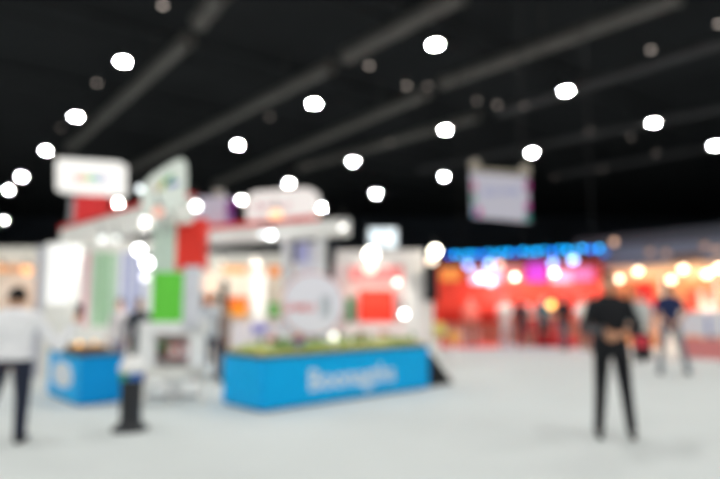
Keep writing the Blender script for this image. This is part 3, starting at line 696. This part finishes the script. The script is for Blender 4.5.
def person(label, loc, rz, skin=(200, 150, 120), hair=(24, 20, 18), top=(30, 30, 34), bottom=(30, 30, 36), shoes=(20, 20, 22), H=1.72, feet=((-.1, 0), (.1, 0)), arms=None,
           sleeve='long', vox=.010, skirt=False, group=None, longhair=False, lean=0.0, headturn=0.0, headtilt=0.0, collar=None, tucked=False):
    k = H / 1.72
    t = thing('person', label, 'person', loc, rz, group); t.scale = (k, k, k)
    sk = mat(skin, .55, .04, 8); tm = mat(top, .85, .06, 9); bmn = mat(bottom, .85, .07, 9)
    if arms is None: arms = [((-.27, .0, 1.15), (-.26, -.06, .90)), ((.27, 0, 1.15), (.26, -.06, .90))]
    (lx, ly), (rx_, ry_) = feet
    ly_ = lambda z: -lean * max(0, z - .9)
    legs = []
    for sgn_, (fx, fy) in ((-1, (lx, ly)), (1, (rx_, ry_))):
        hp = Vector((sgn_ * .088, 0, .90)); an = Vector((fx, fy + .02, .085)); kn = hp.lerp(an, .5) + Vector((0, -.025, .0)); legs.append((hp, kn, an))
    sh = [Vector((s * .168, ly_(1.4), 1.385)) for s in (-1, 1)]
    hc = Vector((0, ly_(1.6) - .02 - .03 * headtilt, 1.605 - .02 * abs(headtilt)))
    def torso(bm, e=0, lo=.82):
        rr = [(.82, 0, 0, .145, .10), (.90, 0, 0, .165, .115), (1.0, 0, 0, .145, .10), (1.08, 0, 0, .135, .095), (1.2, 0, 0, .155, .11), (1.32, 0, 0, .175, .115), (1.39, 0, 0, .17, .095), (1.43, 0, 0, .13, .08), (1.475, 0, 0, .07, .06)]
        rings(bm, [(z, 0, ly_(z), a_, b_) for z, _, _, a_, b_ in rr if z >= lo], e)
    # body
    bm = B(); torso(bm)
    chain(bm, [((0, ly_(1.42) + .01, 1.42), .062), ((0, ly_(1.55), 1.53), .055)])
    ell(bm, hc, .074, .092, .112, 3); ell(bm, hc + Vector((0, -.03, -.055)), .052, .055, .055, 2)
    Rh = Matrix.Rotation(headturn, 3, 'Z')
    def HP(x, y, z): return hc + Rh @ Vector((x, y, z))
    chain(bm, [(HP(0, -.088, .01), .009), (HP(0, -.106, -.02), .012)])
    for s in (-1, 1): ell(bm, HP(s * .076, .005, -.005), .012, .018, .03, 2)
    for i, (el, wr) in enumerate(arms):
        el = Vector(el); wr = Vector(wr)
        chain(bm, [(sh[i], .052), (el, .038), (wr, .025)])
        d = (wr - el); inward = Vector((-1 if i else 1, -.3, 0)); hand(bm, wr, d, inward, 1 if i else -1, .6)
    for hp, kn, an in legs:
        chain(bm, [(hp, .08), (kn, .052), (an, .036)])
        chain(bm, [(an + Vector((0, .03, -.045)), .032), (an + Vector((0, -.14, -.055)), .026)])
    voxel('body', bm, vox, sk, t)
    # shirt
    bm = B(); torso(bm, .014, .9 if (skirt or tucked) else .82)
    for i, (el, wr) in enumerate(arms):
        el = Vector(el); wr = Vector(wr)
        if sleeve == 'half': chain(bm, [(sh[i], .058), (el, .05), (el.lerp(wr, .5), .044)])
        elif sleeve == 'long': chain(bm, [(sh[i], .058), (el, .05), (el.lerp(wr, .93), .038)])
        else: chain(bm, [(sh[i], .058), (sh[i].lerp(el, .9), .054)])
    voxel('shirt', bm, vox * 1.3, tm, t)
    if collar:
        bm = B(); bmesh.ops.create_cone(bm, segments=20, radius1=.072, radius2=.066, depth=.04, matrix=Matrix.Translation((0, ly_(1.46), 1.465))); obj('collar', bm, mat(collar, .8), t)
    bm = B()
    if skirt: rings(bm, [(.5, 0, 0, .2, .16), (.9, 0, 0, .175, .125), (1.02, 0, 0, .15, .105)], .01)
    else:
        rings(bm, [(.83, 0, 0, .15, .105), (.90, 0, 0, .168, .118), (1.0, 0, 0, .152, .106)], .008)
        for hp, kn, an in legs: chain(bm, [(hp, .092), (kn, .064), (an + Vector((0, 0, -.01)), .052)])
    voxel('skirt' if skirt else 'trousers', bm, vox * 1.3, bmn, t)
    for hp, kn, an in legs:
        bm = B(); chain(bm, [(an + Vector((0, .035, -.04)), .042), (an + Vector((0, -.05, -.042)), .04), (an + Vector((0, -.15, -.052)), .033)])
        for v in bm.verts: v.co.z = max(v.co.z, .002)
        obj('shoe', bm, mat(shoes, .4, .05, 8), t)
    # hair
    bm = B(); r = ell(bm, (0, 0, 0), .083, .101, .122, 3)
    kill = [v for v in bm.verts if (v.co.y < -.015 and v.co.z < .055) or v.co.z < (-.05 if not longhair else -.09)]
    bmesh.ops.delete(bm, geom=kill, context='VERTS')
    if longhair: chain(bm, [((0, .06, -.02), .075), ((0, .075, -.16), .07), ((0, .07, -.24), .045)])
    for v in bm.verts: v.co = hc + Rh @ (v.co + Vector((0, .008, .008)))
    o = obj('hair', bm, mat(hair, .7, .1, 20), t)
    sd = o.modifiers.new('s', 'SOLIDIFY'); sd.thickness = .008
    for s in (-1, 1):
        bm = B(); ell(bm, HP(s * .03, -.082, .012), .012, .008, .008, 2); e_ = obj('eye', bm, mat((236, 234, 230), .3), t)
        bm = B(); ell(bm, HP(s * .03, -.0895, .012), .005, .003, .005, 2); obj('iris', bm, mat((30, 20, 16), .3), e_)
    bm = B(); ell(bm, HP(0, -.088, -.052), .022, .008, .006, 2); obj('mouth', bm, mat((150, 80, 74), .5), t)
    return t
def ground(px, Y): p = at_y(px, 303, Y); return Vector((p.x, Y, 0))

# man in black, right
g1 = ground(609, 6.55)
person('person in black shirt and trousers standing at right, holding a dark folder before the waist', g1, math.radians(-18), skin=(206, 150, 118), top=(26, 28, 32), bottom=(20, 21, 26), H=1.76,
       feet=((-.15, -.04), (.17, .03)), arms=[((-.25, -.05, 1.14), (-.12, -.28, 1.10)), ((.27, -.02, 1.14), (.06, -.26, 1.06))], sleeve='half', vox=.009, headturn=math.radians(-18), headtilt=.6)
q = thing('folder', 'dark folder held at waist height by the man in black', 'folder', g1 + Matrix.Rotation(math.radians(-18), 3, 'Z') @ Vector((-.19, -.42, 1.14)), math.radians(-18))
q.rotation_euler = (math.radians(25), 0, math.radians(-18))
bm = B(); bx(bm, -.11, .11, -.08, .08, -.008, .008, bev=.003); obj('cover', bm, char, q)
bm = B(); bx(bm, -.10, .10, -.07, .07, .008, .011); obj('sheet', bm, mat((60, 62, 66), .6), q)
q = thing('shoulder_bag', 'black shoulder bag with a red patch hanging at the side of the man in black', 'bag', g1 + Vector((.33, .02, .83)), math.radians(-18))
bm = B(); bx(bm, -.07, .09, -.15, .15, 0, .27, bev=.03); obj('bag_body', bm, mat((30, 32, 40), .7), q)
bm = B(); bx(bm, -.08, .06, -.156, -.15, .12, .24, bev=.002); obj('red_patch', bm, mat((214, 60, 76), .6), q)
bm = B(); chainpts = [(-.0, 0, .26), (-.03, -.06, .45), (-.12, -.03, .74), (-.03, .08, .45), (0, .1, .26)]
for a_, b_ in zip(chainpts, chainpts[1:]): cyl(bm, a_, b_, .012, n=8)
obj('strap', bm, black, q)
# man in navy
g2 = ground(669, 12.2)
person('person in navy shirt and grey-blue jeans seen from behind, hands clasped behind the back', g2, math.radians(172), skin=(190, 145, 120), top=(34, 46, 84), bottom=(112, 124, 136), shoes=(90, 92, 98), H=1.84,
       feet=((-.27, .0), (.22, .0)), arms=[((-.27, .04, 1.14), (-.07, .16, .98)), ((.27, .04, 1.14), (.07, .17, .95))], sleeve='short', vox=.011)
# man in white at left, raising a phone
g3 = ground(16, 6.28)
R3 = math.radians(185)
person('person in white shirt and dark trousers at the left edge, back turned, raising a phone', g3, R3, skin=(205, 160, 130), top=(246, 246, 250), bottom=(38, 44, 62), H=1.60,
       feet=((-.09, -.03), (.24, .05)), arms=[((-.37, -.06, 1.02), (-.48, -.14, 1.30)), ((.26, -.03, 1.14), (.2, -.2, 1.0))], sleeve='long', vox=.009, headtilt=1.0, tucked=True).scale.x = 1.16
wp = g3 + Matrix.Rotation(R3, 3, 'Z') @ (Vector((-.50 * 1.25, -.17, 1.38)) * (1.60 / 1.72))
q = thing('phone', 'black phone held up by the man in white at the left edge', 'phone', wp, R3)
bm = B(); bx(bm, -.04, .04, -.005, .005, -.02, .13, bev=.003); obj('case', bm, black, q)
bm = B(); bx(bm, -.036, .036, .005, .0065, -.015, .125); obj('screen', bm, mat((60, 70, 80), .2), q)
# staff and visitors in the middle distance
person('person in pale shirt standing behind the left blue table', ground(121, 11.2), math.radians(-20), top=(232, 224, 224), bottom=(150, 140, 160), H=1.5, vox=.014, skin=(224, 160, 140), hair=(60, 50, 60))
person('person in dark grey top and dark trousers below the dazzling lamps, behind the cabinet', ground(140, 10.6), math.radians(30), top=(60, 66, 74), bottom=(30, 32, 40), H=1.5, vox=.014)
person('person in white shirt and navy trousers standing right of the green panel', ground(214, 11.6), math.radians(200), top=(232, 240, 246), bottom=(50, 60, 90), H=1.6, vox=.014)
person('person in dark blue shirt partly behind the white post of the cabinet', ground(203, 12.3), math.radians(160), top=(50, 70, 120), bottom=(80, 90, 150), H=1.6, vox=.014)
person('person in grey-brown clothes turned sideways, right of the white shirt and navy trousers', ground(225, 11.2), math.radians(100), top=(150, 128, 120), bottom=(100, 92, 92), H=1.42, vox=.014, hair=(40, 30, 28))
# visitors before the red booth
bgp = [
 (505, 19.6, 'person in white shirt and pale trousers before the red booth', (216, 212, 208), (214, 206, 206), 0, False),
 (521, 19.0, 'person dressed all in dark grey beside the pale one before the red booth', (52, 56, 62), (60, 66, 74), 160, False),
 (531, 20.0, 'person in cream top and red skirt before the red booth', (226, 214, 200), (196, 50, 50), 20, True),
 (543, 19.2, 'person in teal shirt and black trousers before the red counter', (70, 110, 118), (34, 36, 44), -30, False),
 (563, 18.4, 'person in black shirt and grey jeans walking past the red counter', (36, 38, 44), (96, 112, 124), 190, False),
 (553, 20.2, 'person in pale yellow top under the amber lamp', (226, 214, 170), (200, 90, 90), 10, True),
 (583, 18.6, 'person in pale green shirt and dark trousers near the end of the red booth', (206, 218, 206), (110, 80, 76), 0, False),
 (592, 17.6, 'person in pink top half hidden beside the black-clad man', (224, 190, 190), (70, 66, 72), 40, False),
 (470, 20.3, 'person in salmon shirt standing behind the pale counter of the red booth', (240, 130, 110), (150, 100, 80), 0, False),
 (645, 15.6, 'person in white clothes between the black-clad and the navy-clad men', (228, 226, 222), (226, 218, 204), 30, False),
 (712, 16.6, 'person in pale shirt standing behind the white counter at the right edge', (224, 206, 206), (90, 90, 110), 0, False),
 (637, 14.8, 'person in grey-white top just right of the black-clad man', (196, 200, 198), (200, 196, 188), 0, False),
]
for px, Y, lb, tp, bt, a_, skt in bgp:
    person(lb, ground(px, Y), math.radians(a_), top=tp, bottom=bt, skirt=skt, longhair=skt, H=1.6 + .1 * random.random(), vox=.018, skin=(214, 160, 136), sleeve=random.choice(('short', 'long')), feet=((-.12, -.08), (.12, .1)))
